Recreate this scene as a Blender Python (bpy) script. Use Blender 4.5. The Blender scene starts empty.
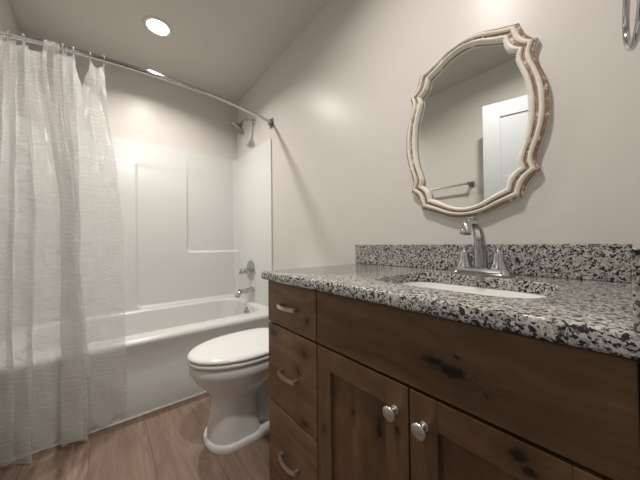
import bpy, bmesh, math, random
from mathutils import Vector, Matrix
random.seed(7)
PI = math.pi
sc = bpy.context.scene
C = sc.collection

# ------------------------------------------------------------------ camera, world, lights, exposure
cam_d = bpy.data.cameras.new('camera')
cam = bpy.data.objects.new('camera', cam_d)
C.objects.link(cam)
cam_d.sensor_width = 36.0
cam_d.lens = 258.15 / 640 * 36.0
cam_d.clip_start = 0.01
yaw, pit, rol = math.radians(39.336), math.radians(0.754), math.radians(-0.594)
HC = 0.9533
Fv = Vector((math.sin(yaw) * math.cos(pit), math.cos(yaw) * math.cos(pit), math.sin(pit)))
Rv = Vector((math.cos(yaw), -math.sin(yaw), 0))
Uv = Rv.cross(Fv)
R2 = Rv * math.cos(rol) + Uv * math.sin(rol)
U2 = -Rv * math.sin(rol) + Uv * math.cos(rol)
cam.matrix_world = Matrix(((R2.x, U2.x, -Fv.x, 0), (R2.y, U2.y, -Fv.y, 0), (R2.z, U2.z, -Fv.z, HC), (0, 0, 0, 1)))
sc.camera = cam

W, L, H = 1.051, -0.469, 2.44          # mirror wall, left wall, ceiling
YT, YB, YF = 1.77, 2.655, -0.028       # tub front, alcove back wall, doorway wall

world = bpy.data.worlds.new('world')
sc.world = world
world.use_nodes = True
world.node_tree.nodes['Background'].inputs[0].default_value = (0.95, 0.96, 1.0, 1)
world.node_tree.nodes['Background'].inputs[1].default_value = 0.25

def area(name, loc, size, energy, color, rot=(0, 0, 0), shape='DISK', size_y=None, spread=180):
    d = bpy.data.lights.new(name, 'AREA')
    d.shape = shape
    d.size = size
    if size_y: d.size_y = size_y
    d.energy = energy
    d.color = color
    d.spread = math.radians(spread)
    o = bpy.data.objects.new(name, d)
    C.objects.link(o)
    o.location = loc
    o.rotation_euler = rot
    return o
area('downlight_lamp', (0.261, 2.037, 2.425), 0.10, 14.5, (1.0, 0.955, 0.90), spread=145)
area('downlight_lamp', (0.27, 0.50, 2.425), 0.09, 14.0, (1.0, 0.955, 0.90), spread=160)
area('hall_ceiling_lamp', (0.0, -0.95, 2.36), 0.5, 3.0, (0.94, 0.96, 1.0))

sc.view_settings.view_transform = 'Standard'
sc.view_settings.look = 'None'
sc.view_settings.gamma = 1.0
sc.view_settings.use_curve_mapping = False
sc.view_settings.exposure = 0.0

# ------------------------------------------------------------------ material helpers
class NT:
    def __init__(s, name):
        s.m = bpy.data.materials.new(name); s.m.use_nodes = True
        s.t = s.m.node_tree; s.t.nodes.clear()
        s.out = s.t.nodes.new('ShaderNodeOutputMaterial')
    def n(s, typ, **kw):
        x = s.t.nodes.new('ShaderNode' + typ)
        for k, v in kw.items(): setattr(x, k, v)
        return x
    def l(s, a, b): s.t.links.new(a, b)
    def math(s, op, a, b=None, c=None, clamp=False):
        x = s.n('Math', operation=op); x.use_clamp = clamp
        for i, v in enumerate((a, b, c)):
            if v is None: continue
            if isinstance(v, (int, float)): x.inputs[i].default_value = v
            else: s.l(v, x.inputs[i])
        return x.outputs[0]
    def vm(s, op, a, b=None):
        x = s.n('VectorMath', operation=op)
        for i, v in enumerate((a, b)):
            if v is None: continue
            if isinstance(v, (tuple, list)): x.inputs[i].default_value = v
            else: s.l(v, x.inputs[i])
        return x.outputs['Value'] if op in ('LENGTH', 'DISTANCE', 'DOT_PRODUCT') else x.outputs[0]
    def noise(s, vec, scale, detail=3, rough=0.5, dist=0.0):
        x = s.n('TexNoise'); s.l(vec, x.inputs['Vector'])
        x.inputs['Scale'].default_value = scale; x.inputs['Detail'].default_value = detail
        x.inputs['Roughness'].default_value = rough; x.inputs['Distortion'].default_value = dist
        return x.outputs[0]
    def ramp(s, fac, stops, interp='LINEAR'):
        x = s.n('ValToRGB'); x.color_ramp.interpolation = interp
        e = x.color_ramp.elements
        while len(e) < len(stops): e.new(0.5)
        for el, (p, c) in zip(e, stops):
            el.position = p; el.color = (c[0], c[1], c[2], 1) if len(c) == 3 else c
        s.l(fac, x.inputs[0]); return x.outputs[0]
    def mixc(s, fac, a, b, mode='MIX'):
        x = s.n('Mix', data_type='RGBA', blend_type=mode)
        for i, v in ((0, fac), (6, a), (7, b)):
            if isinstance(v, (int, float)): x.inputs[i].default_value = v
            elif isinstance(v, (tuple, list)): x.inputs[i].default_value = (*v[:3], 1)
            else: s.l(v, x.inputs[i])
        return x.outputs[2]
    def pri(s, color=None, rough=0.5, metal=0.0, spec=0.5, bump=None, bump_s=0.1, bump_d=0.01):
        p = s.n('BsdfPrincipled')
        if color is not None:
            if isinstance(color, (tuple, list)): p.inputs['Base Color'].default_value = (*color[:3], 1)
            else: s.l(color, p.inputs['Base Color'])
        if isinstance(rough, (int, float)): p.inputs['Roughness'].default_value = rough
        else: s.l(rough, p.inputs['Roughness'])
        p.inputs['Metallic'].default_value = metal
        p.inputs['Specular IOR Level'].default_value = spec
        if bump is not None:
            b = s.n('Bump'); b.inputs['Strength'].default_value = bump_s; b.inputs['Distance'].default_value = bump_d
            s.l(bump, b.inputs['Height']); s.l(b.outputs[0], p.inputs['Normal'])
        s.l(p.outputs[0], s.out.inputs[0]); return p
    def obj(s): return s.n('TexCoord').outputs['Object']

def m_paint(name, col, rough=0.42, bs=0.12, spec=0.24):
    t = NT(name); o = t.obj()
    c = t.mixc(t.math('MULTIPLY', t.noise(o, 2.5, 3), 0.10), col, tuple(v * 0.86 for v in col))
    t.pri(c, rough, 0, spec, bump=t.noise(o, 140, 3, 0.6), bump_s=bs, bump_d=0.002); return t.m
def m_plain(name, col, rough=0.3, metal=0.0, spec=0.5, nscale=30, amt=0.06):
    t = NT(name); o = t.obj()
    c = t.mixc(t.math('MULTIPLY', t.noise(o, nscale, 3), amt * 2), col, tuple(v * 0.8 for v in col))
    t.pri(c, rough, metal, spec); return t.m

M = {}
M['wall'] = m_paint('wall_paint', (0.63, 0.597, 0.56), 0.34)
M['ceiling'] = m_paint('ceiling_paint', (0.57, 0.54, 0.505), 0.7, 0.25)
M['trim'] = m_plain('white_trim_paint', (0.80, 0.78, 0.75), 0.35)
M['door'] = m_plain('white_door_paint', (0.60, 0.62, 0.64), 0.45)
M['acrylic'] = m_plain('white_acrylic', (0.655, 0.655, 0.635), 0.24, 0.0, 0.42, amt=0.02)
M['china'] = m_plain('white_vitreous_china', (0.80, 0.79, 0.77), 0.09, amt=0.02)
M['seat'] = m_plain('white_toilet_seat_plastic', (0.84, 0.83, 0.80), 0.16, amt=0.02)
M['chrome'] = m_plain('chrome', (0.52, 0.53, 0.54), 0.10, 1.0, amt=0.03)
M['nickel'] = m_plain('brushed_nickel', (0.62, 0.59, 0.55), 0.28, 1.0, amt=0.05)
M['steel'] = m_plain('brushed_steel', (0.27, 0.265, 0.26), 0.28, 1.0, amt=0.05)
M['black'] = m_plain('dark_gap', (0.02, 0.015, 0.012), 0.8)
M['caulk'] = m_plain('white_caulk', (0.80, 0.78, 0.74), 0.5)
M['hall_floor'] = m_plain('hall_floor_vinyl', (0.30, 0.22, 0.17), 0.5)
M['clear'] = (lambda t: (t.pri((0.9, 0.9, 0.9), 0.08), t.m)[1])(NT('clear_plastic'))
M['clear'].node_tree.nodes['Principled BSDF'].inputs['Transmission Weight'].default_value = 0.75
t = NT('mirror_silver'); t.pri((0.86, 0.88, 0.86), 0.01, 1.0); M['mirror'] = t.m
t = NT('lamp_lens'); p = t.pri((0.9, 0.9, 0.88), 0.4)
p.inputs['Emission Color'].default_value = (1, 0.94, 0.86, 1); p.inputs['Emission Strength'].default_value = 14.0
M['lens'] = t.m

def m_wood(name, root, grain, knots, tint=1.0):
    """knotty alder. grain 'Y' or 'Z'; knots: (y, z, radius, elongation) in world metres"""
    t = NT(name); o = t.vm('ADD', t.obj(), tuple(root))
    warp = t.noise(o, 5, 2); warp = t.math('SUBTRACT', warp, 0.5)
    m = None; dark = None; sh = None
    sep = t.n('SeparateXYZ'); t.l(o, sep.inputs[0])
    gy, gz = sep.outputs['Y'], sep.outputs['Z']
    wn = t.math('MULTIPLY', t.math('SUBTRACT', t.noise(o, 60, 3, 0.6), 0.5), 0.022)
    for (ky, kz, r, e) in knots:
        dy = t.math('SUBTRACT', gy, ky); dz = t.math('SUBTRACT', gz, kz)
        if grain == 'Y': dy = t.math('DIVIDE', dy, e)
        else: dz = t.math('DIVIDE', dz, e)
        d = t.math('SQRT', t.math('ADD', t.math('MULTIPLY', dy, dy), t.math('MULTIPLY', dz, dz)))
        d = t.math('DIVIDE', t.math('ADD', d, wn), r)
        m = d if m is None else t.math('MINIMUM', m, d)
    if m is None: m = t.math('ADD', warp, 9.0)
    # grain coordinate, flowing round the knots
    bend = t.math('MULTIPLY', t.math('DIVIDE', 1.0, t.math('ADD', t.math('MULTIPLY', m, m), 1.0)), 0.06)
    perp = gz if grain == 'Y' else gy
    along = gy if grain == 'Y' else gz
    q = t.math('ADD', t.math('ADD', perp, bend), t.math('MULTIPLY', warp, 0.09))
    cmb = t.n('CombineXYZ'); t.l(t.math('MULTIPLY', along, 0.06), cmb.inputs[0]); t.l(q, cmb.inputs[1])
    t.l(t.math('MULTIPLY', sep.outputs['X'], 0.1), cmb.inputs[2])
    g1 = t.noise(cmb.outputs[0], 26, 4, 0.6); g2 = t.noise(cmb.outputs[0], 230, 2, 0.6)
    blot = t.noise(o, 7, 3, 0.6)
    k = tint
    base = t.ramp(g1, [(0.30, (0.105 * k, 0.058 * k, 0.028 * k)), (0.50, (0.170 * k, 0.098 * k, 0.049 * k)), (0.72, (0.235 * k, 0.142 * k, 0.075 * k))])
    base = t.mixc(t.math('MULTIPLY', g2, 0.30), base, (0.07 * k, 0.036 * k, 0.018 * k))
    base = t.mixc(t.ramp(blot, [(0.42, (0, 0, 0)), (0.75, (0.55, 0.55, 0.55))]), base, (0.075 * k, 0.036 * k, 0.017 * k))
    rings = t.math('MULTIPLY', t.math('ADD', t.math('SINE', t.math('MULTIPLY', m, 17.0)), 1.0), 0.22)
    halo = t.ramp(t.math('DIVIDE', m, 3.0, clamp=True), [(0.30, (1, 1, 1)), (0.95, (0, 0, 0))])
    base = t.mixc(t.math('MULTIPLY', t.math('ADD', rings, 0.35), halo), base, (0.050 * k, 0.024 * k, 0.012 * k))
    core = t.ramp(t.math('DIVIDE', m, 3.0, clamp=True), [(0.14, (1, 1, 1)), (0.34, (0, 0, 0))])
    base = t.mixc(core, base, (0.012, 0.007, 0.005))
    t.pri(base, 0.42, 0, 0.35, bump=g2, bump_s=0.08, bump_d=0.002)
    return t.m

def m_granite():
    t = NT('speckled_granite'); o = t.obj()
    wv = t.n('TexNoise'); t.l(o, wv.inputs['Vector']); wv.inputs['Scale'].default_value = 90
    oo = t.vm('ADD', o, t.vm('MULTIPLY', t.vm('SUBTRACT', wv.outputs[1], (0.5, 0.5, 0.5)), (0.010, 0.010, 0.010)))
    v1 = t.n('TexVoronoi'); t.l(oo, v1.inputs['Vector']); v1.inputs['Scale'].default_value = 240
    v2 = t.n('TexVoronoi'); t.l(oo, v2.inputs['Vector']); v2.inputs['Scale'].default_value = 230
    s1 = t.n('SeparateColor'); t.l(v1.outputs['Color'], s1.inputs[0])
    s2 = t.n('SeparateColor'); t.l(v2.outputs['Color'], s2.inputs[0])
    base = t.ramp(s1.outputs[0], [(0.0, (0.32, 0.30, 0.27)), (0.30, (0.46, 0.44, 0.40)), (0.55, (0.60, 0.58, 0.54)), (0.85, (0.25, 0.24, 0.23)), (1.0, (0.12, 0.12, 0.125))])
    clump = t.noise(o, 95, 2, 0.6)
    b = t.math('ADD', t.math('MULTIPLY', s2.outputs[1], 0.55), t.math('MULTIPLY', clump, 1.0))
    base = t.mixc(t.ramp(b, [(0.85, (0, 0, 0)), (0.90, (1, 1, 1))]), base, (0.022, 0.022, 0.026))
    fine = t.noise(o, 420, 2, 0.5)
    base = t.mixc(t.ramp(fine, [(0.60, (0, 0, 0)), (0.68, (0.7, 0.7, 0.7))]), base, (0.06, 0.06, 0.06))
    t.pri(base, 0.13, 0, 0.5); return t.m
M['granite'] = m_granite()

def m_floor():
    t = NT('vinyl_plank_floor'); o = t.obj()
    sep = t.n('SeparateXYZ'); t.l(o, sep.inputs[0])
    PW, x0 = 0.222, 0.155
    px = t.math('DIVIDE', t.math('SUBTRACT', sep.outputs['X'], x0 - 20 * PW), PW)
    idx = t.math('FLOOR', px); fx = t.math('FRACT', px)
    wn = t.n('TexWhiteNoise', noise_dimensions='1D'); t.l(idx, wn.inputs['W'])
    off = t.math('ADD', 0.22, t.math('MULTIPLY', wn.outputs[0], 0.45))
    py = t.math('DIVIDE', t.math('ADD', sep.outputs['Y'], off), 1.22)
    idy = t.math('FLOOR', py); fy = t.math('FRACT', py)
    cm = t.n('CombineXYZ'); t.l(idx, cm.inputs[0]); t.l(idy, cm.inputs[1])
    wn2 = t.n('TexWhiteNoise', noise_dimensions='3D'); t.l(cm.outputs[0], wn2.inputs['Vector'])
    # grain
    cv = t.n('CombineXYZ')
    t.l(sep.outputs['X'], cv.inputs[0]); t.l(t.math('MULTIPLY', sep.outputs['Y'], 0.16), cv.inputs[1]); t.l(t.math('MULTIPLY', wn2.outputs[0], 9.0), cv.inputs[2])
    g = t.noise(cv.outputs[0], 13, 6, 0.68, 1.6); g2 = t.noise(cv.outputs[0], 120, 3, 0.6)
    c = t.ramp(g, [(0.28, (0.120, 0.076, 0.054)), (0.44, (0.225, 0.152, 0.113)), (0.58, (0.33, 0.235, 0.182)), (0.74, (0.46, 0.345, 0.275))])
    c = t.mixc(t.math('MULTIPLY', g2, 0.25), c, (0.20, 0.135, 0.10))
    c = t.mixc(t.math('MULTIPLY', wn2.outputs[0], 0.60), c, (0.21, 0.145, 0.108))
    ex = t.math('MINIMUM', fx, t.math('SUBTRACT', 1.0, fx))
    ey = t.math('MINIMUM', fy, t.math('SUBTRACT', 1.0, fy))
    gap = t.math('MAXIMUM', t.math('LESS_THAN', ex, 0.008), t.math('LESS_THAN', ey, 0.0015))
    c = t.mixc(t.math('MULTIPLY', gap, 0.55), c, (0.06, 0.04, 0.03))
    t.pri(c, 0.45, 0, 0.35, bump=g2, bump_s=0.1, bump_d=0.002); return t.m
M['floor'] = m_floor()

def m_frame(name, brown):
    t = NT(name); o = t.obj()
    n = t.noise(o, 60, 4, 0.7); n2 = t.noise(o, 18, 3, 0.6)
    f = t.math('ADD', t.math('MULTIPLY', n, 0.6), t.math('MULTIPLY', n2, 0.4))
    br = t.ramp(n, [(0.3, (0.17, 0.095, 0.055)), (0.7, (0.38, 0.25, 0.17))])
    wh = t.ramp(n2, [(0.3, (0.66, 0.62, 0.55)), (0.7, (0.78, 0.75, 0.68))])
    lo, hi = (0.54, 0.62) if brown else (0.33, 0.37)
    c = t.mixc(t.ramp(f, [(lo, (0, 0, 0)), (hi, (1, 1, 1))]), br, wh)
    t.pri(c, 0.55, bump=n, bump_s=0.25, bump_d=0.003); return t.m
M['frame_white'] = m_frame('distressed_white_paint', False)
M['frame_brown'] = m_frame('worn_brown_wood', True)

def m_curtain():
    t = NT('sheer_white_curtain')
    uv = t.n('UVMap').outputs[0]
    sep = t.n('SeparateXYZ'); t.l(uv, sep.inputs[0])
    # thin wavy horizontal threads: u in metres of cloth, v = height in metres
    cv = t.n('CombineXYZ'); t.l(t.math('MULTIPLY', sep.outputs[0], 6.0), cv.inputs[0]); t.l(t.math('MULTIPLY', sep.outputs[1], 1.2), cv.inputs[1])
    w = t.noise(cv.outputs[0], 1.6, 3, 0.6)
    ph = t.math('ADD', t.math('MULTIPLY', sep.outputs[1], 48.0), t.math('MULTIPLY', w, 4.5))
    line = t.math('ABSOLUTE', t.math('SUBTRACT', t.math('FRACT', ph), 0.5))
    cv2 = t.n('CombineXYZ'); t.l(t.math('MULTIPLY', sep.outputs[0], 5.0), cv2.inputs[0]); t.l(t.math('MULTIPLY', sep.outputs[1], 45.0), cv2.inputs[1])
    brk = t.noise(cv2.outputs[0], 1.0, 2, 0.5)
    ln = t.math('MULTIPLY', t.math('LESS_THAN', line, 0.05), t.ramp(brk, [(0.46, (0, 0, 0)), (0.58, (1, 1, 1))]))
    weave = t.noise(uv, 900, 1)
    tc = t.mixc(ln, (0.88, 0.88, 0.87), (0.80, 0.78, 0.75)); df = t.n('BsdfDiffuse'); tr = t.n('BsdfTranslucent')
    t.l(tc, df.inputs[0]); t.l(tc, tr.inputs[0])
    mx = t.n('MixShader'); mx.inputs[0].default_value = 0.36; t.l(df.outputs[0], mx.inputs[1]); t.l(tr.outputs[0], mx.inputs[2])
    gl = t.n('BsdfGlossy'); gl.inputs['Roughness'].default_value = 0.3
    mg = t.n('MixShader'); mg.inputs[0].default_value = 0.11; t.l(mx.outputs[0], mg.inputs[1]); t.l(gl.outputs[0], mg.inputs[2])
    tp = t.n('BsdfTransparent'); tp.inputs[0].default_value = (1, 1, 1, 1)
    al = t.math('ADD', t.math('ADD', 0.49, t.math('MULTIPLY', weave, 0.08)), t.math('MULTIPLY', ln, 0.45), clamp=True)
    fin = t.n('MixShader'); t.l(al, fin.inputs[0]); t.l(tp.outputs[0], fin.inputs[1]); t.l(mg.outputs[0], fin.inputs[2])
    t.l(fin.outputs[0], t.out.inputs[0]); return t.m
M['curtain'] = m_curtain()

# ------------------------------------------------------------------ mesh helpers
def thing(name, label, cat, loc=(0, 0, 0), group=None):
    o = bpy.data.objects.new(name, None); C.objects.link(o)
    o.location = loc; o.empty_display_size = 0.05
    o['label'] = label; o['category'] = cat
    if group: o['group'] = group
    return o
def tag(o, label, cat, group=None):
    o['label'] = label; o['category'] = cat
    if group: o['group'] = group
    return o
def wloc(o):
    v = Vector((0, 0, 0))
    while o is not None:
        v = v + o.location; o = o.parent
    return v
def obj(name, bm, mats, parent=None, smooth=None, origin=None):
    """world-space bmesh -> one mesh object, local to its parent"""
    bmesh.ops.recalc_face_normals(bm, faces=bm.faces)
    base = wloc(parent) if parent is not None else Vector((0, 0, 0))
    org = Vector(origin) if origin is not None else base
    bmesh.ops.translate(bm, verts=bm.verts, vec=-org)
    me = bpy.data.meshes.new(name)
    for f in bm.faces: f.smooth = smooth is not None
    bm.to_mesh(me); bm.free()
    if not isinstance(mats, (list, tuple)): mats = [mats]
    for m_ in mats: me.materials.append(m_)
    o = bpy.data.objects.new(name, me); C.objects.link(o)
    if parent is not None: o.parent = parent
    o.location = org - base
    if smooth is not None and smooth < 179:
        me.set_sharp_from_angle(angle=math.radians(smooth))
    return o
def struct(name, bm, mats, parent=None, smooth=None):
    o = obj(name, bm, mats, parent, smooth)
    if parent is None: o['kind'] = 'structure'
    return o
def box(bm, lo, hi, bev=0.0, seg=2, mat=0):
    r = bmesh.ops.create_cube(bm, size=1.0)
    vs = r['verts']
    for v in vs:
        v.co = Vector([lo[i] + (v.co[i] + 0.5) * (hi[i] - lo[i]) for i in range(3)])
    fs = set(f for v in vs for f in v.link_faces)
    for f in fs: f.material_index = mat
    if bev > 0:
        es = list(set(e for f in fs for e in f.edges))
        bmesh.ops.bevel(bm, geom=es, offset=bev, segments=seg, profile=0.5, affect='EDGES')
    return bm
def B(lo, hi, bev=0.0, seg=2):
    return box(bmesh.new(), lo, hi, bev, seg)
def loft(bm, rings, cap0=True, cap1=True, closed=True, mats=None, loop=False):
    vr = [[bm.verts.new(p) for p in r] for r in rings]
    n = len(vr[0]); nr = len(vr)
    for i in range(nr if loop else nr - 1):
        a, b = vr[i], vr[(i + 1) % nr]
        for j in range(n if closed else n - 1):
            k = (j + 1) % n
            f = bm.faces.new((a[j], a[k], b[k], b[j]))
            if mats: f.material_index = mats[i]
    if not loop:
        if cap0: bm.faces.new(vr[0][::-1])
        if cap1: bm.faces.new(vr[-1])
    return bm
def axis_frame(d):
    d = Vector(d).normalized()
    a = Vector((0, 0, 1)) if abs(d.z) < 0.9 else Vector((1, 0, 0))
    u = d.cross(a).normalized(); v = d.cross(u).normalized()
    return u, v
def lathe(bm, org, d, prof, n=32, cap0=True, cap1=True):
    """prof: (distance along d, radius)"""
    org = Vector(org); d = Vector(d).normalized(); u, v = axis_frame(d)
    rings = [[org + d * s + (u * math.cos(2 * PI * i / n) + v * math.sin(2 * PI * i / n)) * max(r, 1e-4) for i in range(n)] for s, r in prof]
    return loft(bm, rings, cap0, cap1)
def catmull(pts, sub=8):
    P = [Vector(p) for p in pts]; out = []
    for i in range(len(P) - 1):
        p0 = P[i - 1] if i > 0 else P[0] * 2 - P[1]
        p1, p2 = P[i], P[i + 1]
        p3 = P[i + 2] if i + 2 < len(P) else P[-1] * 2 - P[-2]
        for k in range(sub):
            t = k / sub
            out.append(0.5 * ((2 * p1) + (p2 - p0) * t + (2 * p0 - 5 * p1 + 4 * p2 - p3) * t * t + (3 * p1 - p0 - 3 * p2 + p3) * t ** 3))
    out.append(P[-1]); return out
def tube(bm, pts, rad, n=16, caps=True):
    """sweep; rad a number or a list per point"""
    P = [Vector(p) for p in pts]; R = rad if isinstance(rad, (list, tuple)) else [rad] * len(P)
    rings = []; u = None
    for i, p in enumerate(P):
        d = (P[min(i + 1, len(P) - 1)] - P[max(i - 1, 0)]).normalized()
        if u is None: u, _ = axis_frame(d)
        u = (u - d * u.dot(d)).normalized(); v = d.cross(u)
        rings.append([p + (u * math.cos(2 * PI * k / n) + v * math.sin(2 * PI * k / n)) * R[i] for k in range(n)])
    return loft(bm, rings, caps, caps)
def lerp(a, b, t): return a + (b - a) * t
def sstep(a, b, x):
    t = min(1, max(0, (x - a) / (b - a))); return t * t * (3 - 2 * t)

# ------------------------------------------------------------------ the room
struct('floor', B((L - 0.1, -0.13, -0.05), (W + 0.1, YB + 0.1, 0.0)), M['floor'])
struct('floor_hall', B((-1.6, -2.2, -0.05), (1.9, -0.13, 0.0)), M['floor'])
struct('ceiling', B((L - 0.1, -0.13, H), (W + 0.1, YB + 0.1, H + 0.05)), M['ceiling'])
struct('wall_right', B((W, -0.13, 0), (W + 0.1, YB + 0.1, H)), M['wall'])
struct('wall_left', B((L - 0.1, -0.13, 0), (L, YB + 0.1, H)), M['wall'])
struct('wall_back', B((L, YB, 0), (W, YB + 0.1, H)), M['wall'])
bm = bmesh.new()
box(bm, (0.405, -0.13, 0), (W, YF, H)); box(bm, (L, -0.13, 2.06), (0.405, YF, H))
struct('wall_front', bm, M['wall'])
# hall beyond the doorway
struct('ceiling_hall', B((-1.6, -2.2, H), (1.9, -0.13, H + 0.05)), M['ceiling'])
struct('wall_hall', B((-1.6, -2.3, 0), (1.9, -2.2, H)), M['wall'])
# doorway casing
bm = bmesh.new()
box(bm, (0.385, -0.135, 0), (0.405, YF + 0.004, 2.06)); box(bm, (L, -0.135, 2.04), (0.405, YF + 0.004, 2.06))
box(bm, (0.40, YF, 0), (0.455, YF + 0.012, 2.11), 0.003); box(bm, (L + 0.005, YF, 2.055), (0.455, YF + 0.012, 2.11), 0.003)
struct('trim_1', bm, M['trim'])
def baseboard(name, lo, hi): struct(name, B(lo, hi, 0.004, 2), M['trim'])
baseboard('baseboard_left', (L, 0.02, 0), (L + 0.014, YT - 0.02, 0.09))
baseboard('baseboard_right', (W - 0.014, 0.965, 0), (W, YT - 0.02, 0.09))
# caulk bead / thin strip where the tub meets the floor
struct('trim_2', B((L + 0.016, YT - 0.008, 0.0), (W - 0.016, YT + 0.012, 0.010), 0.003), M['caulk'])

# the door, swung open against the left wall
dr = thing('door_1', 'white panel door', 'door', (-0.437, -0.006, 0)); del dr['category']; del dr['label']; dr['kind'] = 'structure'
def door_leaf():
    w, h, th = 0.79, 2.03, 0.035
    bm = bmesh.new(); st = 0.115; rec = 0.009
    box(bm, (0.003, rec, 0.012), (w - 0.003, th - rec, h - 0.003))
    for a in ((0, 0), (1, 0)):
        pass
    def fr(x0, x1, z0, z1): box(bm, (x0, 0, z0), (x1, th, z1), 0.002, 1)
    fr(0, st, 0.01, h); fr(w - st, w, 0.01, h)
    for z0, z1 in ((0.01, 0.22), (0.80, 0.90), (1.345, 1.455), (h - 0.115, h)): fr(st, w - st, z0, z1)
    return bm
bm = door_leaf()
ang = PI / 2 - math.radians(16)
bmesh.ops.transform(bm, matrix=Matrix.Translation((-0.437, -0.006, 0)) @ Matrix.Rotation(ang, 4, 'Z'), verts=bm.verts)
lf = obj('door_leaf', bm, M['door'], dr)
bm = bmesh.new()
dv = Vector((math.cos(ang), math.sin(ang), 0)); nv = Vector((math.sin(ang), -math.cos(ang), 0))
hp = Vector((-0.437, -0.006, 0.93)) + dv * 0.73
lathe(bm, hp, nv, [(0, 0.032), (0.006, 0.032), (0.008, 0.012), (0.035, 0.012), (0.045, 0.024), (0.058, 0.027), (0.066, 0.018), (0.068, 0.001)], 24)
obj('door_knob', bm, M['nickel'], dr, 40)

# ------------------------------------------------------------------ recessed ceiling light
def can_light(LX, LY, label):
    t_ = thing('recessed_light', label, 'ceiling light', (LX, LY, H))
    bm = bmesh.new()
    lathe(bm, (LX, LY, H), (0, 0, -1), [(0.0, 0.088), (0.003, 0.087), (0.005, 0.082), (0.005, 0.068), (0.003, 0.0645), (0.001, 0.0645)], 48)
    obj('trim_ring', bm, M['ceiling'], t_, 60)
    bm = bmesh.new()
    lathe(bm, (LX, LY, H), (0, 0, -1), [(0.0025, 0.064), (0.005, 0.062), (0.007, 0.045), (0.008, 0.001)], 48)
    obj('lens', bm, M['lens'], t_, 60)

can_light(0.261, 2.037, 'round white recessed ceiling light glowing over the bathtub')
can_light(0.27, 0.50, 'round white recessed ceiling light in front of the vanity')

# ------------------------------------------------------------------ bathtub
RIM = 0.425
def rrect(x0, x1, y0, y1, r, z, n=12):
    pts = []
    for cx, cy, a0 in ((x1 - r, y1 - r, 0), (x0 + r, y1 - r, 90), (x0 + r, y0 + r, 180), (x1 - r, y0 + r, 270)):
        for k in range(n + 1):
            a = math.radians(a0 + 90 * k / n)
            pts.append(Vector((cx + r * math.cos(a), cy + r * math.sin(a), z)))
    return pts
tub = thing('bathtub', 'white alcove bathtub with smooth rounded rim behind the toilet', 'bathtub', ((W + L) / 2, 2.2, 0))
g = 0.004
x0, x1, y1 = L + g, W - g, YB - g
rings = [rrect(x0, x1, YT, y1, 0.004, 0.0)]
rings += [rrect(x0, x1, YT - 0.001, y1, 0.004, 0.190), rrect(x0, x1, YT + 0.006, y1, 0.004, 0.196), rrect(x0, x1, YT + 0.004, y1, 0.004, 0.375)]
for k in range(7):
    a = PI / 2 * k / 6
    rings.append(rrect(x0, x1, YT - 0.006 + 0.03 * (1 - math.cos(a)), y1, 0.005, RIM - 0.03 + 0.03 * math.sin(a)))
bx0, bx1, by0, by1 = L + 0.10, 0.985, 1.885, 2.565
for k in range(7):
    a = PI / 2 * k / 6; d = 0.022 * math.sin(a)
    rings.append(rrect(bx0 + d, bx1 - d, by0 + d, by1 - d, 0.13, RIM - 0.022 * (1 - math.cos(a))))
rings.append(rrect(bx0 + 0.045, bx1 - 0.032, by0 + 0.035, by1 - 0.035, 0.13, 0.30))
rings.append(rrect(bx0 + 0.10, bx1 - 0.055, by0 + 0.055, by1 - 0.055, 0.12, 0.16))
rings.append(rrect(bx0 + 0.14, bx1 - 0.085, by0 + 0.085, by1 - 0.085, 0.10, 0.11))
rings.append(rrect(bx0 + 0.20, bx1 - 0.14, by0 + 0.14, by1 - 0.14, 0.08, 0.095))
bm = loft(bmesh.new(), rings, True, True)
obj('tub_shell', bm, M['acrylic'], tub, 50)
bm = bmesh.new()
lathe(bm, (0.958, 2.205, 0.352), (-1, 0, 0.12), [(0, 0.043), (0.005, 0.043), (0.010, 0.038), (0.012, 0.022), (0.012, 0.001)], 32)
ov = obj('overflow_plate', bm, M['chrome'], tub, 40)
ov['label'] = 'round chrome overflow plate'
bm = lathe(bmesh.new(), (0.944, 2.205, 0.357), (-1, 0, 0.3), [(0, 0.006), (0.016, 0.005), (0.02, 0.002)], 12)
obj('trip_lever', bm, M['chrome'], ov, 40)
bm = lathe(bmesh.new(), (0.78, 2.22, 0.094), (0, 0, 1), [(0, 0.035), (0.004, 0.034), (0.006, 0.02), (0.004, 0.001)], 24)
obj('drain', bm, M['chrome'], tub, 40)

# ------------------------------------------------------------------ moulded surround (back, both sides)
sur = thing('tub_surround', 'white moulded shower surround lining the alcove above the bathtub', 'shower surround', ((W + L) / 2, YB, RIM))
ST = 1.832
def corner_mask(x, z, x0, z0, r, w):
    dx, dz = x - x0, z - z0
    d = r - math.hypot(r - dx, r - dz) if (dx < r and dz < r) else min(dx, dz)
    return sstep(-w, w, d)
def back_y(x, z):
    y = YB - 0.010
    lv = 0.018 * (1 - corner_mask(x, z, 0.568, 0.887, 0.035, 0.011))      # upper right niche is deeper
    lv *= 1 - sstep(1.36, 1.825, z)
    col = 0.022 * (1 - corner_mask(x, z, 0.180, 0.436, 0.045, 0.012) * (1 if z > 0.45 or x > 0.3 else 1)) * (1 - sstep(1.632, 1.656, z))
    y -= lv + col
    # rounded inner corners
    for xe, s in ((W - 0.014, 1), (L + 0.014, -1)):
        d = abs(xe - x)
        if d < 0.045: y -= 0.045 - math.sqrt(max(0, 0.045 ** 2 - (0.045 - d) ** 2))
    return y
def grid(bm, nu, nv, fn):
    g_ = [[bm.verts.new(fn(i / nu, j / nv)) for j in range(nv + 1)] for i in range(nu + 1)]
    for i in range(nu):
        for j in range(nv): bm.faces.new((g_[i][j], g_[i + 1][j], g_[i + 1][j + 1], g_[i][j + 1]))
    return g_
bm = bmesh.new()
NXg, NZg = 230, 210
xs = [L + 0.0141 + (W - L - 0.0282) * i / NXg for i in range(NXg + 1)]
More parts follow.
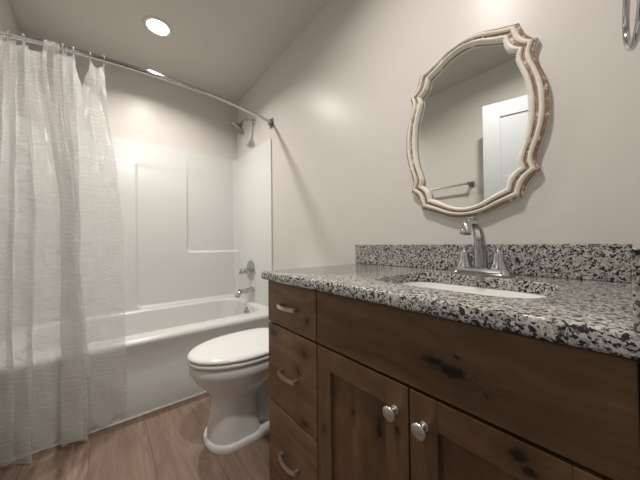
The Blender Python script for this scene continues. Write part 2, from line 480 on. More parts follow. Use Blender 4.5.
xs = sorted(xs + [0.563 + 0.0025 * i for i in range(9)] + [0.172 + 0.0025 * i for i in range(9)])
zs = [RIM + 0.001 + (ST - RIM - 0.001) * i / NZg for i in range(NZg + 1)]
zs = sorted(zs + [0.877 + 0.0025 * i for i in range(9)] + [0.428 + 0.0025 * i for i in range(9)])
def rnd_niche(x, z):
    return back_y(x, z)
gv = [[bm.verts.new((x, rnd_niche(x, z), z)) for z in zs] for x in xs]
for i in range(len(xs) - 1):
    for j in range(len(zs) - 1): bm.faces.new((gv[i][j], gv[i + 1][j], gv[i + 1][j + 1], gv[i][j + 1]))
# top lip back to the wall
for i in range(len(xs) - 1):
    a, b = gv[i][-1], gv[i + 1][-1]
    c = bm.verts.new((xs[i + 1], YB - 0.002, ST + 0.002)); d = bm.verts.new((xs[i], YB - 0.002, ST + 0.002))
    bm.faces.new((a, b, c, d))
bmesh.ops.remove_doubles(bm, verts=bm.verts, dist=0.0003)
obj('back_panel', bm, M['acrylic'], sur, 60)
def side_panel(xw, s):
    """cross-section in (distance from wall, y), swept up"""
    prof = [(0.0015, 1.9005), (0.012, 1.900), (0.014, 1.905), (0.010, 1.985), (0.014, 2.005), (0.014, YB - 0.0135), (0.0015, YB - 0.0135)]
    rings = []
    for z, q in ((RIM + 0.001, 1), (ST - 0.006, 1), (ST, 0.75), (ST + 0.001, 0.3)):
        rings.append([Vector((xw - s * max(0.0012, p[0] * q), p[1], z)) for p in prof])
    return loft(bmesh.new(), rings, True, True)
obj('side_panel', side_panel(W, 1), M['acrylic'], sur, 40)
obj('side_panel', side_panel(L, -1), M['acrylic'], sur, 40)

# ------------------------------------------------------------------ shower fittings on the mirror wall
sh = thing('shower_fitting', 'chrome shower head on a short bent arm above the bathtub', 'shower head', (W, 2.237, 2.09))
obj('escutcheon', lathe(bmesh.new(), (W - 0.0015, 2.237, 2.09), (-1, 0, 0), [(0, 0.032), (0.004, 0.031), (0.012, 0.02), (0.014, 0.010)], 32), M['chrome'], sh, 40)
pts = catmull([(W - 0.008, 2.237, 2.09), (W - 0.04, 2.237, 2.094), (W - 0.08, 2.238, 2.088), (W - 0.105, 2.239, 2.068), (W - 0.118, 2.24, 2.046)], 6)
obj('shower_arm', tube(bmesh.new(), pts, 0.0095, 16), M['chrome'], sh, 60)
nrm = Vector((-0.52, 0.28, -0.80)).normalized(); p0 = Vector((W - 0.118, 2.24, 2.052))
bm = lathe(bmesh.new(), p0, nrm, [(-0.004, 0.010), (0.0, 0.015), (0.014, 0.016), (0.018, 0.013), (0.028, 0.020), (0.042, 0.042), (0.052, 0.066), (0.058, 0.073), (0.066, 0.074), (0.069, 0.070)], 40)
hd = obj('spray_head', bm, M['steel'], sh, 40)
bm = lathe(bmesh.new(), p0, nrm, [(0.0692, 0.068), (0.072, 0.064), (0.073, 0.001)], 40)
obj('spray_face', bm, M['steel'], hd, 40)

PX = W - 0.0142
VY, SY = 2.296, 2.245
vv = thing('tub_valve', 'round chrome shower valve plate with lever above the tub spout', 'shower valve', (PX, VY, 0.705))
obj('escutcheon', lathe(bmesh.new(), (PX, VY, 0.705), (-1, 0, 0), [(0, 0.097), (0.003, 0.096), (0.009, 0.085), (0.012, 0.045), (0.012, 0.001)], 48), M['chrome'], vv, 40)
bm = lathe(bmesh.new(), (PX - 0.011, VY, 0.705), (-1, 0, 0), [(0, 0.034), (0.012, 0.032), (0.03, 0.024), (0.055, 0.022), (0.062, 0.026), (0.085, 0.026), (0.092, 0.018), (0.094, 0.001)], 32)
hn = obj('valve_handle', bm, M['chrome'], vv, 40)
obj('lever', tube(bmesh.new(), catmull([(PX - 0.08, VY, 0.705), (PX - 0.10, VY - 0.01, 0.697), (PX - 0.125, VY - 0.025, 0.690)], 5), [0.012] * 5 + [0.010] * 4 + [0.007] * 2, 14), M['chrome'], hn, 50)

sp = thing('tub_spout', 'chrome bathtub spout with diverter knob below the valve', 'bathtub spout', (PX, SY, 0.525))
bm = bmesh.new()
pts = catmull([(PX - 0.001, SY, 0.530), (PX - 0.05, SY, 0.530), (PX - 0.10, SY, 0.527), (PX - 0.132, SY, 0.517), (PX - 0.150, SY, 0.497), (PX - 0.158, SY, 0.480)], 6)
rr = [0.030, 0.029, 0.027, 0.026, 0.025, 0.024, 0.0235, 0.023, 0.0225, 0.022, 0.022, 0.0215, 0.021, 0.021, 0.021, 0.0205, 0.020, 0.020, 0.020, 0.020, 0.020, 0.020, 0.0205, 0.021, 0.0215, 0.022, 0.022, 0.0225, 0.0225, 0.0225, 0.022]
tube(bm, pts, rr[:len(pts)], 24)
spo = obj('spout_body', bm, M['chrome'], sp, 50)
obj('diverter_knob', lathe(bmesh.new(), (PX - 0.135, SY, 0.533), (0, 0, 1), [(0, 0.005), (0.010, 0.005), (0.012, 0.010), (0.020, 0.010), (0.022, 0.001)], 16), M['chrome'], sp, 40)

# ------------------------------------------------------------------ curtain rod
RZ = 1.955
def rod_y(x):
    u = (x - L) / (W - L); return 1.893 - 0.122 * (1 - (2 * u - 1) ** 2)
rod = thing('curtain_rod', 'curved chrome curtain rod spanning the tub alcove from wall to wall', 'curtain rod', ((W + L) / 2, 1.83, RZ))
NR = 60
obj('rod_tube', tube(bmesh.new(), [(x, rod_y(x), RZ) for x in [L + 0.012 + (W - L - 0.024) * i / NR for i in range(NR + 1)]], 0.0125, 20), M['chrome'], rod, 60)
for xw, s in ((W, -1), (L, 1)):
    bm = bmesh.new(); a, b = xw + s * 0.001, xw + s * 0.010
    box(bm, (min(a, b), 1.868, RZ - 0.038), (max(a, b), 1.918, RZ + 0.038), 0.004, 2)
    a, b = xw + s * 0.009, xw + s * 0.034
    box(bm, (min(a, b), 1.874, RZ - 0.021), (max(a, b), 1.910, RZ + 0.021), 0.005, 2)
    obj('rod_flange', bm, M['steel'], rod, 40)

# ------------------------------------------------------------------ shower curtain and its rings
# control rows: cloth path seen from above (x, y offset from the rod line) at the top, at mid height and at the hem
top = [(-0.462, 0.01), (-0.415, -0.030), (-0.440, 0.020), (-0.375, -0.035), (-0.405, 0.020), (-0.335, -0.035), (-0.365, 0.020), (-0.300, -0.025), (-0.315, 0.012),
       (-0.292, 0.010), (-0.262, 0.004), (-0.238, 0.012), (-0.246, -0.030), (-0.190, -0.036), (-0.215, 0.018), (-0.160, -0.030), (-0.180, 0.022), (-0.130, -0.026), (-0.140, 0.012),
       (-0.105, -0.012), (-0.072, 0.000), (-0.048, -0.012), (-0.016, -0.004)]
mid = [(-0.462, 0.0), (-0.410, -0.050), (-0.440, 0.030), (-0.365, -0.055), (-0.400, 0.025), (-0.320, -0.060), (-0.350, 0.020), (-0.258, -0.055), (-0.285, 0.010),
       (-0.250, 0.004), (-0.215, 0.004), (-0.150, 0.010), (-0.172, -0.050), (-0.115, -0.065), (-0.160, 0.000), (-0.110, -0.050), (-0.155, 0.020), (-0.108, -0.030), (-0.125, 0.015),
       (-0.075, -0.003), (-0.025, 0.006), (0.020, -0.004), (0.062, 0.004)]
hem = [(-0.460, 0.0), (-0.405, -0.045), (-0.435, 0.012), (-0.360, -0.055), (-0.390, 0.005), (-0.310, -0.060), (-0.340, 0.006), (-0.262, -0.070), (-0.285, 0.006),
       (-0.250, 0.002), (-0.210, -0.004), (-0.150, -0.002), (-0.168, -0.050), (-0.090, -0.075), (-0.150, -0.020), (-0.075, -0.065), (-0.125, -0.010), (-0.055, -0.030), (-0.085, 0.000),
       (-0.040, 0.002), (0.005, 0.000), (0.045, 0.002), (0.080, 0.000)]
SUB = 9
def row(c): return catmull([(p[0], p[1], 0) for p in c], SUB)
rt, rm, rh = row(top), row(mid), row(hem)
NS = len(rt)
ring_idx = [0, 2, 4, 6, 8, 11, 14, 16, 18, 20, 22]          # ring at these control points
def ring_s(i): return i * SUB
def droop(i):
    """how far the top hem sags between two rings"""
    s = i / SUB
    for a, b in zip(ring_idx[:-1], ring_idx[1:]):
        if a <= s <= b:
            f = (s - a) / (b - a); k = 4 * f * (1 - f)
            dep = {8: 0.016, 11: 0.020, 18: 0.15, 20: 0.035}.get(a, 0.010)
            if a == 18: k = 1 - abs(2 * f - 1) ** 1.0
            return dep * k
    return 0
NZ = 90; ZT, ZB = RZ - 0.030, 0.018
bm = bmesh.new(); uvl = bm.loops.layers.uv.new('UVMap')
ulen = [0.0]
for i in range(1, NS): ulen.append(ulen[-1] + max(0.004, (rm[i] - rm[i - 1]).length))
cols = []
for i in range(NS):
    col = []
    for j in range(NZ + 1):
        v = j / NZ                      # 0 top, 1 hem
        if v < 0.5: p = rt[i].lerp(rm[i], sstep(0, 0.5, v))
        else: p = rm[i].lerp(rh[i], sstep(0.5, 1.0, v))
        yb = rod_y(p.x); z_full = ZT - v * (ZT - ZB)
        yb = lerp(yb, 1.745, sstep(0.0, 0.74, v))
        lift = 0.018 * math.sin(i * 0.17) + 0.012 * math.sin(i * 0.41 + 1) + 0.03 * sstep(-0.28, 0.0, p.x) - 0.02
        z = z_full - droop(i) * max(0, 1 - v / 0.18) + (0.02 + lift) * max(0, (v - 0.85) / 0.15)
        wob = sstep(0.02, 0.1, v) * 0.004 * math.sin(z * 13 + i * 0.21) + 0.003 * math.sin(z * 29 + i * 0.13)
        y = yb + p.y + wob
        if 11 * SUB <= i <= 17 * SUB: z += 0.045 * sstep(0.021, 0.034, -p.y) * max(0, 1 - v / 0.06)
        zr_ = sstep(0.50, 0.40, z)
        if z < 0.50: y = min(y, YT - 0.018 - 0.002 * math.sin(i)) if z < 0.44 else lerp(y, min(y, YT - 0.018), (0.50 - z) / 0.06)
        col.append(bm.verts.new((max(L + 0.004, p.x + 0.002 * math.sin(z * 17 + i)), y, z)))
    cols.append(col)
for i in range(NS - 1):
    for j in range(NZ):
        f = bm.faces.new((cols[i][j], cols[i + 1][j], cols[i + 1][j + 1], cols[i][j + 1]))
        for lp, (a, b) in zip(f.loops, ((i, j), (i + 1, j), (i + 1, j + 1), (i, j + 1))):
            lp[uvl].uv = (ulen[a], cols[a][b].co.z)
curtain_top = [Vector(cols[ring_s(k)][0].co) for k in ring_idx]
cu = obj('shower_curtain', bm, M['curtain'], None, 180, origin=(-0.2, 1.78, 0))
tag(cu, 'sheer white shower curtain with fine wavy lines, bunched at the left of the tub', 'shower curtain')

def make_ring(x):
    y = rod_y(x)
    t_ = thing('curtain_ring', 'small clear curtain ring on the chrome rod', 'curtain ring', (x, y, RZ), 'clear rings holding up the shower curtain')
    R = 0.021; P = []
    for k in range(29):
        a = 2 * PI * k / 28
        P.append(Vector((x, y + R * math.sin(a), RZ - 0.0085 + (R + 0.001) * math.cos(a))))
    bm = tube(bmesh.new(), P, 0.0022, 8)
    obj('ring_wire', bm, M['clear'], t_, 60)
    bm = bmesh.new()
    for a in (-0.45, 0, 0.45):
        c = Vector((x, y + R * math.sin(a), RZ - 0.0085 + (R + 0.0035) * math.cos(a)))
        bmesh.ops.create_icosphere(bm, subdivisions=2, radius=0.0048, matrix=Matrix.Translation(c))
    obj('ring_bead', bm, M['clear'], t_, 60)
    return t_
first = None
names = ['beside the left wall', 'second from the left wall', 'third from the left wall', 'fourth from the left wall', 'left of the loose flat stretch',
         'at the left edge of the middle bunch', 'second in the middle bunch', 'third in the middle bunch', 'left of the deep notch in the curtain top', 'right of the deep notch in the curtain top', 'at the outer right corner of the curtain']
for k, p in enumerate(curtain_top):
    x = p.x
    if first is None:
        first = make_ring(x); r_ = first
    else:
        r_ = first.copy(); C.objects.link(r_); r_.location = (x, rod_y(x), RZ)
        for ch in list(first.children):
            c_ = ch.copy(); C.objects.link(c_); c_.parent = r_
    r_['label'] = 'clear curtain ring on the rod, ' + names[k]

# ------------------------------------------------------------------ toilet
TY = 1.305
toi = thing('toilet', 'white elongated toilet with closed lid between vanity and bathtub', 'toilet', (0.66, TY, 0))
def oval(xf, xb, xm, hw, z, nf=2.0, nb=2.6, n=56, cy=TY):
    """front tip xf, back xb, widest at xm"""
    pts = []
    for k in range(n):
        a = 2 * PI * k / n; c, s = math.cos(a), math.sin(a)
        if c < 0: e = 2 / nf; x = xm - (xm - xf) * abs(c) ** e
        else: e = 2 / nb; x = xm + (xb - xm) * abs(c) ** e
        y = cy + hw * math.copysign(abs(s) ** e, s)
        pts.append(Vector((x, y, z)))
    return pts
bm = bmesh.new()
loft(bm, [oval(0.354, 0.98, 0.47, 0.126, 0.0, 2.2, 6), oval(0.352, 0.98, 0.47, 0.128, 0.008, 2.2, 6), oval(0.353, 0.98, 0.47, 0.127, 0.024, 2.2, 6), oval(0.360, 0.97, 0.47, 0.121, 0.031, 2.2, 6),
          oval(0.380, 0.96, 0.48, 0.100, 0.034, 2.2, 6)], True, True)
obj('foot_flange', bm, M['china'], toi, 60)
bm = bmesh.new()
loft(bm, [oval(0.366, 0.600, 0.48, 0.113, 0.030, 2.3, 6), oval(0.374, 0.590, 0.48, 0.107, 0.08, 2.3, 6), oval(0.386, 0.580, 0.49, 0.099, 0.16, 2.3, 5), oval(0.389, 0.582, 0.50, 0.098, 0.20, 2.3, 5),
          oval(0.378, 0.62, 0.50, 0.108, 0.235, 2.2, 4), oval(0.352, 0.68, 0.51, 0.128, 0.268, 2.1, 3.2), oval(0.322, 0.73, 0.53, 0.152, 0.302, 2.05, 3), oval(0.300, 0.77, 0.545, 0.170, 0.335, 2.0, 3),
          oval(0.291, 0.80, 0.55, 0.178, 0.350, 2.0, 3), oval(0.288, 0.81, 0.55, 0.181, 0.358, 2.0, 3), oval(0.288, 0.81, 0.55, 0.181, 0.388, 2.0, 3), oval(0.294, 0.805, 0.55, 0.176, 0.394, 2.0, 3)], True, True)
# trapway column behind the pedestal
loft(bm, [oval(0.50, 0.93, 0.72, 0.070, 0.030, 3, 4), oval(0.50, 0.93, 0.72, 0.064, 0.12, 3, 4), oval(0.50, 0.95, 0.72, 0.070, 0.22, 3, 4), oval(0.52, 0.99, 0.75, 0.105, 0.31, 3, 4), oval(0.56, 1.02, 0.80, 0.150, 0.36, 3, 5), oval(0.60, 1.03, 0.80, 0.160, 0.395, 3, 6)], True, True)
obj('bowl', bm, M['china'], toi, 60)
bm = loft(bmesh.new(), [oval(0.288, 0.79, 0.55, 0.180, 0.399, 2.0, 3.2), oval(0.281, 0.795, 0.55, 0.186, 0.404, 2.0, 3.2), oval(0.281, 0.795, 0.55, 0.186, 0.414, 2.0, 3.2), oval(0.288, 0.79, 0.55, 0.180, 0.4185, 2.0, 3.2)])
obj('toilet_seat', bm, M['seat'], toi, 60)
bm = loft(bmesh.new(), [oval(0.287, 0.785, 0.55, 0.180, 0.422, 2.0, 3.4), oval(0.281, 0.79, 0.55, 0.186, 0.426, 2.0, 3.4), oval(0.281, 0.79, 0.55, 0.186, 0.433, 2.0, 3.4), oval(0.290, 0.785, 0.55, 0.178, 0.440, 2.0, 3.4),
                        oval(0.31, 0.77, 0.55, 0.160, 0.443, 2.0, 3.2), oval(0.36, 0.72, 0.55, 0.11, 0.4455, 2.0, 3), oval(0.45, 0.64, 0.55, 0.05, 0.4465, 2, 2.5)])
obj('toilet_lid', bm, M['seat'], toi, 60)
for s in (-1, 1):
    obj('hinge', B((0.785, TY + s * 0.075 - 0.02, 0.393), (0.82, TY + s * 0.075 + 0.02, 0.425), 0.006), M['seat'], toi, 40)
bm = bmesh.new()
def rr2(xa, xb, ya, yb, r, z): return rrect(xa, xb, ya, yb, r, z, 5)
loft(bm, [rr2(0.86, 1.03, TY - 0.17, TY + 0.17, 0.03, 0.392), rr2(0.845, 1.032, TY - 0.195, TY + 0.195, 0.03, 0.43), rr2(0.835, 1.034, TY - 0.205, TY + 0.205, 0.03, 0.72)])
obj('tank', bm, M['china'], toi, 40)
bm = loft(bmesh.new(), [rr2(0.828, 1.036, TY - 0.212, TY + 0.212, 0.03, 0.721), rr2(0.825, 1.037, TY - 0.215, TY + 0.215, 0.03, 0.735), rr2(0.830, 1.036, TY - 0.21, TY + 0.21, 0.03, 0.752), rr2(0.845, 1.03, TY - 0.195, TY + 0.195, 0.03, 0.757)])
obj('tank_lid', bm, M['china'], toi, 40)
bm = lathe(bmesh.new(), (0.836, TY + 0.14, 0.67), (-1, 0, 0), [(0, 0.014), (0.006, 0.013), (0.012, 0.008), (0.014, 0.001)], 16)
tube(bm, [(0.825, TY + 0.14, 0.67), (0.818, TY + 0.11, 0.667), (0.817, TY + 0.06, 0.662)], [0.006, 0.006, 0.007], 10)
obj('flush_lever', bm, M['chrome'], toi, 40)

# ------------------------------------------------------------------ vanity cabinet
CY0, CY1, CT = -0.024, 0.946, 0.810      # right end, left end, top
ROOT = Vector((0.79, 0.466, 0))
van = thing('vanity_cabinet', 'knotty brown wooden bathroom vanity with three drawers and two doors', 'bathroom vanity', ROOT)
FX, BX = 0.500, 0.520
w_box = m_wood('alder_carcass', ROOT, 'Z', [], 0.8)
bm = bmesh.new()
box(bm, (BX, CY1 - 0.018, 0.0), (W - 0.004, CY1, CT)); box(bm, (BX, CY0, 0.0), (W - 0.004, CY0 + 0.018, CT))
box(bm, (BX, CY0 + 0.018, 0.10), (W - 0.004, CY1 - 0.018, 0.118)); box(bm, (W - 0.012, CY0 + 0.018, 0.118), (W - 0.004, CY1 - 0.018, CT))
box(bm, (0.575, CY0 + 0.018, 0.0), (0.593, CY1 - 0.018, 0.10))
obj('carcass', bm, w_box, van)
bm = bmesh.new()
for (ya, yb, za, zb) in ((CY0 + 0.018, CY1 - 0.018, CT - 0.03, CT), (CY0 + 0.018, CY1 - 0.018, 0.010, 0.14), (0.610, 0.650, 0.14, CT - 0.03), (CY0 + 0.018, 0.02, 0.14, CT - 0.03), (CY1 - 0.035, CY1 - 0.018, 0.14, CT - 0.03),
                         (0.02, 0.61, 0.625, 0.66), (0.30, 0.335, 0.14, 0.625), (0.65, CY1 - 0.035, 0.625, 0.66), (0.65, CY1 - 0.035, 0.32, 0.355)):
    box(bm, (BX + 0.0005, ya, za), (BX + 0.018, yb, zb))
obj('face_frame', bm, m_wood('alder_frame_gap_shade', ROOT, 'Z', [], 0.10), van)  # alder darkened almost to black: gap shade between the fronts put into the colour

w_dr = m_wood('alder_drawers', ROOT, 'Y', [(0.681, 0.700, 0.009, 1.1), (0.698, 0.590, 0.014, 1.1), (0.735, 0.520, 0.013, 1.0), (0.905, 0.605, 0.016, 1.8), (0.80, 0.135, 0.014, 2.0), (0.70, 0.36, 0.010, 2.5)], 1.32)
w_ff = m_wood('alder_false_front', ROOT, 'Y', [(0.258, 0.717, 0.011, 2.8), (0.226, 0.709, 0.015, 2.4), (0.165, 0.690, 0.0035, 1.3), (0.215, 0.740, 0.003, 2.0)], 1.0)
w_st = m_wood('alder_door_stiles', ROOT, 'Z', [(0.60, 0.40, 0.005, 2.0), (0.345, 0.53, 0.006, 1.4), (0.345, 0.36, 0.006, 2.0)], 1.05)
w_rl = m_wood('alder_door_rails', ROOT, 'Y', [(0.122, 0.614, 0.012, 1.5), (0.108, 0.600, 0.009, 1.5)], 1.0)
w_p1 = m_wood('alder_panel_left', ROOT, 'Z', [(0.402, 0.500, 0.012, 2.6), (0.49, 0.495, 0.006, 2.2), (0.385, 0.545, 0.012, 1.5), (0.45, 0.25, 0.01, 2)], 0.95)
w_p2 = m_wood('alder_panel_right', ROOT, 'Z', [(0.14, 0.38, 0.01, 2.5)], 0.95)

def pull(y, z, par):
    """flat bowed drawer pull, 11 cm"""
    bm = bmesh.new(); hl = 0.049
    P = []
    for k in range(25):
        t_ = -1 + 2 * k / 24
        xo = 0.019 + 0.009 * (1 - t_ * t_)
        P.append((FX - xo, y + t_ * hl))
    rings = []
    for i, (x, yy) in enumerate(P):
        tx = P[min(i + 1, 24)][0] - P[max(i - 1, 0)][0]; ty = P[min(i + 1, 24)][1] - P[max(i - 1, 0)][1]
        l_ = math.hypot(tx, ty); nx, ny = -ty / l_, tx / l_
        h = 0.0065; th = 0.0028
        rings.append([Vector((x + nx * th, yy + ny * th, z - h)), Vector((x + nx * th, yy + ny * th, z + h)), Vector((x - nx * th, yy - ny * th, z + h)), Vector((x - nx * th, yy - ny * th, z - h))])
    loft(bm, rings)
    for s in (-1, 1):
        box(bm, (FX - 0.020, y + s * hl - 0.006, z - 0.0065), (FX - 0.0003, y + s * hl + 0.006, z + 0.0065), 0.0012, 1)
    o = obj('drawer_pull', bm, M['nickel'], par, 35); o['label'] = 'brushed nickel bow pull'
def knob(y, z, par):
    bm = lathe(bmesh.new(), (FX - 0.0003, y, z), (-1, 0, 0), [(0, 0.0095), (0.002, 0.0095), (0.004, 0.0062), (0.014, 0.0060), (0.018, 0.009), (0.021, 0.0155), (0.0245, 0.0165), (0.028, 0.0145), (0.030, 0.008), (0.0305, 0.001)], 28)
    o = obj('knob', bm, M['nickel'], par, 50); o['label'] = 'round brushed nickel knob'
for (za, zb, zh) in ((0.6462, CT - 0.004, 0.7265), (0.3400, 0.6390, 0.484), (0.022, 0.3345, 0.180)):
    d = obj('drawer', B((FX, 0.6345, za), (BX - 0.0005, CY1 - 0.001, zb), 0.002, 2), w_dr, van)
    pull(0.787, zh, d)
obj('false_drawer_front', B((FX, 0.0005, 0.6462), (BX - 0.0005, 0.6300, CT - 0.004), 0.002, 2), w_ff, van)
def cab_door(y0, y1, ky, pm):
    z0, z1, sw = 0.022, 0.6390, 0.060
    bm = bmesh.new()
    box(bm, (FX, y0, z0), (BX - 0.0005, y0 + sw, z1), 0.0008, 1); box(bm, (FX, y1 - sw, z0), (BX - 0.0005, y1, z1), 0.0008, 1)
    d = obj('cabinet_door', bm, w_st, van)
    for a, b in ((z0, z0 + sw), (z1 - sw, z1)):
        obj('rail', B((FX, y0 + sw + 0.0002, a), (BX - 0.0005, y1 - sw - 0.0002, b), 0.0004, 1), w_rl, d)
    obj('door_panel', B((FX + 0.010, y0 + sw - 0.004, z0 + sw - 0.004), (BX - 0.003, y1 - sw + 0.004, z1 - sw + 0.004)), pm, d)
    knob(ky, 0.578, d)
cab_door(0.3165, 0.6300, 0.349, w_p1)
cab_door(0.0005, 0.3125, 0.279, w_p2)

# ------------------------------------------------------------------ countertop, splashes, sink
ZC, ZK = 0.8435, 0.8115
SC = Vector((0.747, 0.317))
def sq(hx, hy, z, n=96, e=4.5, cx=None):
    out = []
    for k in range(n):
        a = 2 * PI * k / n; c, s = math.cos(a), math.sin(a)
        out.append(Vector((SC.x + hx * math.copysign(abs(c) ** (2 / e), c), SC.y + hy * math.copysign(abs(s) ** (2 / e), s), z)))
    return out
def outer(x0, x1, y0, y1, z, n=96):
    pts = []; cs = [(x1, y1), (x0, y1), (x0, y0), (x1, y0)]; 
    for k in range(n):
        a = 2 * PI * k / n; dx, dy = math.cos(a), math.sin(a); tt = 9e9
        if dx > 1e-9: tt = min(tt, (x1 - SC.x) / dx)
        if dx < -1e-9: tt = min(tt, (x0 - SC.x) / dx)
        if dy > 1e-9: tt = min(tt, (y1 - SC.y) / dy)
        if dy < -1e-9: tt = min(tt, (y0 - SC.y) / dy)
        pts.append(Vector((SC.x + dx * tt, SC.y + dy * tt, z)))
    X0, X1, Y0, Y1 = OUT
    for (cx, cy), (fx, fy) in zip(cs, [(X1, Y1), (X0, Y1), (X0, Y0), (X1, Y0)]):
        a = math.atan2(fy - SC.y, fx - SC.x) % (2 * PI); k = round(a / (2 * PI) * n) % n
        pts[k] = Vector((cx, cy, z))
    return pts
OUT = (0.477, W - 0.001, YF + 0.001, 0.958)
def O(ins, z, back=0): return outer(OUT[0] + ins, OUT[1], OUT[2], OUT[3] - ins, z)
hx, hy = 0.148, 0.203
rings = [sq(hx, hy, ZK), sq(hx, hy, ZC - 0.003), sq(hx + 0.003, hy + 0.003, ZC), O(0.009, ZC), O(0.003, ZC - 0.003), O(0, ZC - 0.010), O(0, ZK + 0.006), O(0.004, ZK + 0.001), O(0.009, ZK)]
bm = loft(bmesh.new(), rings, loop=True)
ct = obj('countertop', bm, M['granite'], None, 35, origin=(0.76, 0.47, ZK))
tag(ct, 'black, grey and cream speckled granite countertop on the brown vanity', 'countertop')
bs = obj('backsplash', B((W - 0.021, YF + 0.001, ZC + 0.0005), (W - 0.001, 0.958, 0.9440), 0.002, 2), M['granite'], None, origin=(W, 0.47, ZC))
tag(bs, 'long speckled granite backsplash along the wall below the mirror', 'backsplash')
ss = obj('side_splash', B((0.484, YF + 0.001, ZC + 0.0005), (W - 0.0215, 0.003, 0.9440), 0.002, 2), M['granite'], None, origin=(0.76, YF, ZC))
tag(ss, 'short speckled granite side splash at the right end of the countertop', 'backsplash')
sk = thing('sink_basin', 'white undermount sink basin set under the granite countertop', 'sink', (SC.x, SC.y, 0.68))
rings = [sq(hx + 0.022, hy + 0.022, ZK - 0.0095), sq(hx + 0.022, hy + 0.022, ZK - 0.001), sq(hx + 0.001, hy + 0.001, ZK - 0.001), sq(hx - 0.003, hy - 0.003, ZK - 0.012), sq(hx - 0.012, hy - 0.012, 0.755, e=3.2), sq(hx - 0.035, hy - 0.035, 0.700, e=2.8), sq(hx - 0.075, hy - 0.085, 0.672, e=2.4), sq(0.025, 0.025, 0.664, e=2)]
rings_o = [sq(0.03, 0.03, 0.655, e=2), sq(hx - 0.06, hy - 0.07, 0.660, e=2.4), sq(hx - 0.02, hy - 0.02, 0.69, e=2.8), sq(hx + 0.002, hy + 0.002, 0.755, e=3.2), sq(hx + 0.008, hy + 0.008, ZK - 0.0095)]
bm = loft(bmesh.new(), rings + rings_o, loop=True)
obj('basin', bm, M['china'], sk, 60)
obj('drain', lathe(bmesh.new(), (SC.x, SC.y, 0.6645), (0, 0, 1), [(-0.02, 0.02), (0.0, 0.023), (0.003, 0.023), (0.004, 0.012), (0.008, 0.012), (0.010, 0.001)], 24), M['chrome'], sk, 40)

# ------------------------------------------------------------------ faucet
FXc, FYc = 0.958, 0.326
fa = thing('faucet', 'chrome two-handle bathroom faucet with arched spout behind the sink', 'faucet', (FXc, FYc, ZC))
def fr(hx_, hy_, z, r): return rrect(FXc - hx_, FXc + hx_, FYc - hy_, FYc + hy_, r, z, 6)
z0 = ZC + 0.0005
bm = loft(bmesh.new(), [fr(0.033, 0.088, z0, 0.024), fr(0.033, 0.088, z0 + 0.005, 0.024), fr(0.030, 0.085, z0 + 0.008, 0.022), fr(0.027, 0.079, z0 + 0.021, 0.020), fr(0.023, 0.074, z0 + 0.024, 0.018)])
obj('base_plate', bm, M['chrome'], fa, 40)
for s, nm in ((1, 0), (-1, 0)):
    yy = FYc + s * 0.050
    bm = lathe(bmesh.new(), (FXc, yy, z0 + 0.020), (0, 0, 1), [(0, 0.027), (0.004, 0.0265), (0.012, 0.022), (0.026, 0.0175), (0.048, 0.0150), (0.054, 0.0140), (0.058, 0.010), (0.061, 0.007), (0.064, 0.007), (0.069, 0.0095), (0.075, 0.009), (0.080, 0.0045), (0.081, 0.0005)], 28)
    obj('faucet_handle', bm, M['chrome'], fa, 60)
zz = z0 + 0.020
ctrl = [(FXc, FYc, zz), (FXc, FYc, zz + 0.03), (FXc - 0.003, FYc, zz + 0.070), (FXc - 0.013, FYc, zz + 0.112), (FXc - 0.036, FYc, zz + 0.142), (FXc - 0.066, FYc, zz + 0.154), (FXc - 0.096, FYc, zz + 0.149), (FXc - 0.116, FYc, zz + 0.134)]
P = catmull(ctrl, 6); n_ = len(P)
rad = [lerp(0.0215, 0.0125, sstep(0, 0.75, i / (n_ - 1))) for i in range(n_)]
bm = tube(bmesh.new(), P, rad, 24)
sp_ = obj('spout', bm, M['chrome'], fa, 60)
bm = lathe(bmesh.new(), P[-1] + Vector((0.004, 0, 0.006)), (-0.35, 0, -1), [(0, 0.012), (0.006, 0.0135), (0.018, 0.0155), (0.024, 0.0165), (0.027, 0.0160), (0.028, 0.012)], 24)
obj('aerator', bm, M['chrome'], sp_, 50)
bm = lathe(bmesh.new(), (FXc + 0.030, FYc, z0 + 0.006), (0, 0, 1), [(0, 0.003), (0.095, 0.003), (0.097, 0.0065), (0.106, 0.0065), (0.110, 0.001)], 12)
obj('lift_rod', bm, M['chrome'], fa, 50)

# ------------------------------------------------------------------ scalloped mirror
MY, MZ = 0.400, 1.380
mi = thing('wall_mirror', 'scalloped mirror in a distressed white and brown frame above the sink', 'mirror', (W, MY, MZ))
out_q = [(.243, 0), (.241, .045), (.230, .095), (.214, .145), (.211, .175), (.220, .206), (.197, .226), (.183, .250), (.172, .285), (.150, .292), (.112, .306), (.060, .326), (0, .334)]
in_q = [(.192, 0), (.190, .045), (.182, .095), (.168, .140), (.162, .165), (.166, .188), (.147, .201), (.134, .220), (.128, .248), (.112, .255), (.082, .270), (.045, .289), (0, .298)]
def quarter(q):
    segs = [q[0:6], q[5:9], q[8:13]]; out = []
    for s_i, sg in enumerate(segs):
        pts = sg
        if s_i == 0: ext = [(q[1][0], -q[1][1])] + list(sg); c = catmull([(a, b, 0) for a, b in ext], 6)[6:]
        elif s_i == 2: ext = list(sg) + [(-q[11][0], q[11][1])]; c = catmull([(a, b, 0) for a, b in ext], 6)[:-6]
        else: c = catmull([(a, b, 0) for a, b in sg], 6)
        if out: c = c[1:]
        out += [(p.x, p.y) for p in c]
    return out
def full(q):
    a = quarter(q)
    b = [(-x, y) for x, y in reversed(a)][1:]
    h = a + b
    l_ = [(x, -y) for x, y in reversed(h)][1:-1]
    return h + l_
fo, fi = full(out_q), full(in_q)
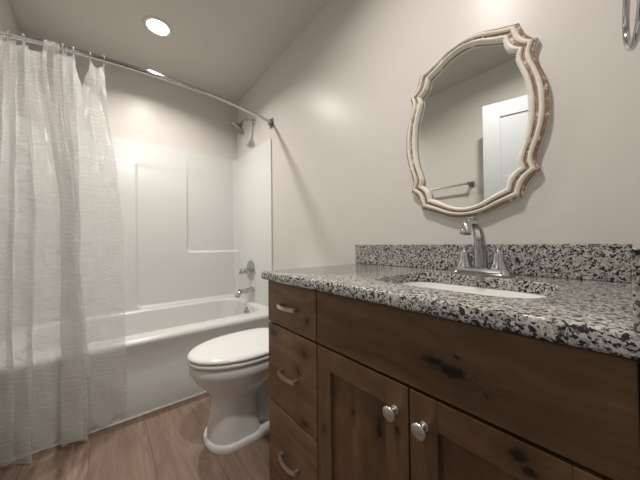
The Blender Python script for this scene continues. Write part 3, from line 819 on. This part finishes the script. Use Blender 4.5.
prof = [(0.0, 0.0015, 0), (0.0, 0.016, 1), (0.05, 0.021, 1), (0.15, 0.023, 1), (0.20, 0.0255, 0), (0.25, 0.031, 0), (0.35, 0.0335, 0), (0.44, 0.0315, 0), (0.48, 0.0245, 1), (0.60, 0.0235, 1), (0.66, 0.0255, 0), (0.72, 0.031, 0), (0.82, 0.0325, 0), (0.93, 0.029, 0), (0.99, 0.022, 0), (1.0, 0.014, 1), (1.02, 0.009, 1), (1.02, 0.0015, 1)]
def mring(t_, h): return [Vector((W - h, MY - lerp(a[0], b[0], t_), MZ + lerp(a[1], b[1], t_))) for a, b in zip(fo, fi)]
bm = loft(bmesh.new(), [mring(a, b) for a, b, c in prof], loop=True, mats=[c for a, b, c in prof])
obj('mirror_frame', bm, [M['frame_white'], M['frame_brown']], mi, 35)
bm = bmesh.new()
loft(bm, [mring(1.0, 0.006), mring(1.0, 0.010)])
obj('mirror_glass', bm, M['mirror'], mi)

# ------------------------------------------------------------------ towel ring on the doorway wall, towel bar on the left wall
RX = 0.735
tr = thing('towel_ring', 'chrome towel ring hanging high at the right edge above the countertop', 'towel ring', (RX, YF, 1.46))
bm = bmesh.new()
lathe(bm, (RX, YF + 0.001, 1.464), (0, 1, 0), [(0, 0.024), (0.006, 0.024), (0.010, 0.014), (0.014, 0.009), (0.024, 0.009), (0.027, 0.006)], 24)
obj('ring_post', bm, M['chrome'], tr, 40)
tw = math.radians(7.5); P = []
for k in range(49):
    a = 2 * PI * k / 48; r_ = 0.076
    P.append(Vector((RX + r_ * math.sin(a) * math.cos(tw), -0.0055 + r_ * math.sin(a) * math.sin(tw), 1.386 + r_ * math.cos(a))))
obj('hanging_ring', tube(bmesh.new(), P, 0.0052, 12), M['chrome'], tr, 60)

tb = thing('towel_bar', 'straight chrome towel bar on the left wall, seen reflected in the mirror', 'towel bar', (L, 1.22, 1.475))
obj('bar', tube(bmesh.new(), [(L + 0.062, 0.925, 1.475), (L + 0.062, 1.53, 1.475)], 0.0085, 16), M['nickel'], tb, 60)
for y in (0.93, 1.525):
    bm = bmesh.new()
    box(bm, (L + 0.001, y - 0.024, 1.451), (L + 0.010, y + 0.024, 1.499), 0.003)
    box(bm, (L + 0.009, y - 0.013, 1.462), (L + 0.074, y + 0.013, 1.488), 0.003)
    obj('bar_bracket', bm, M['steel'], tb, 40)
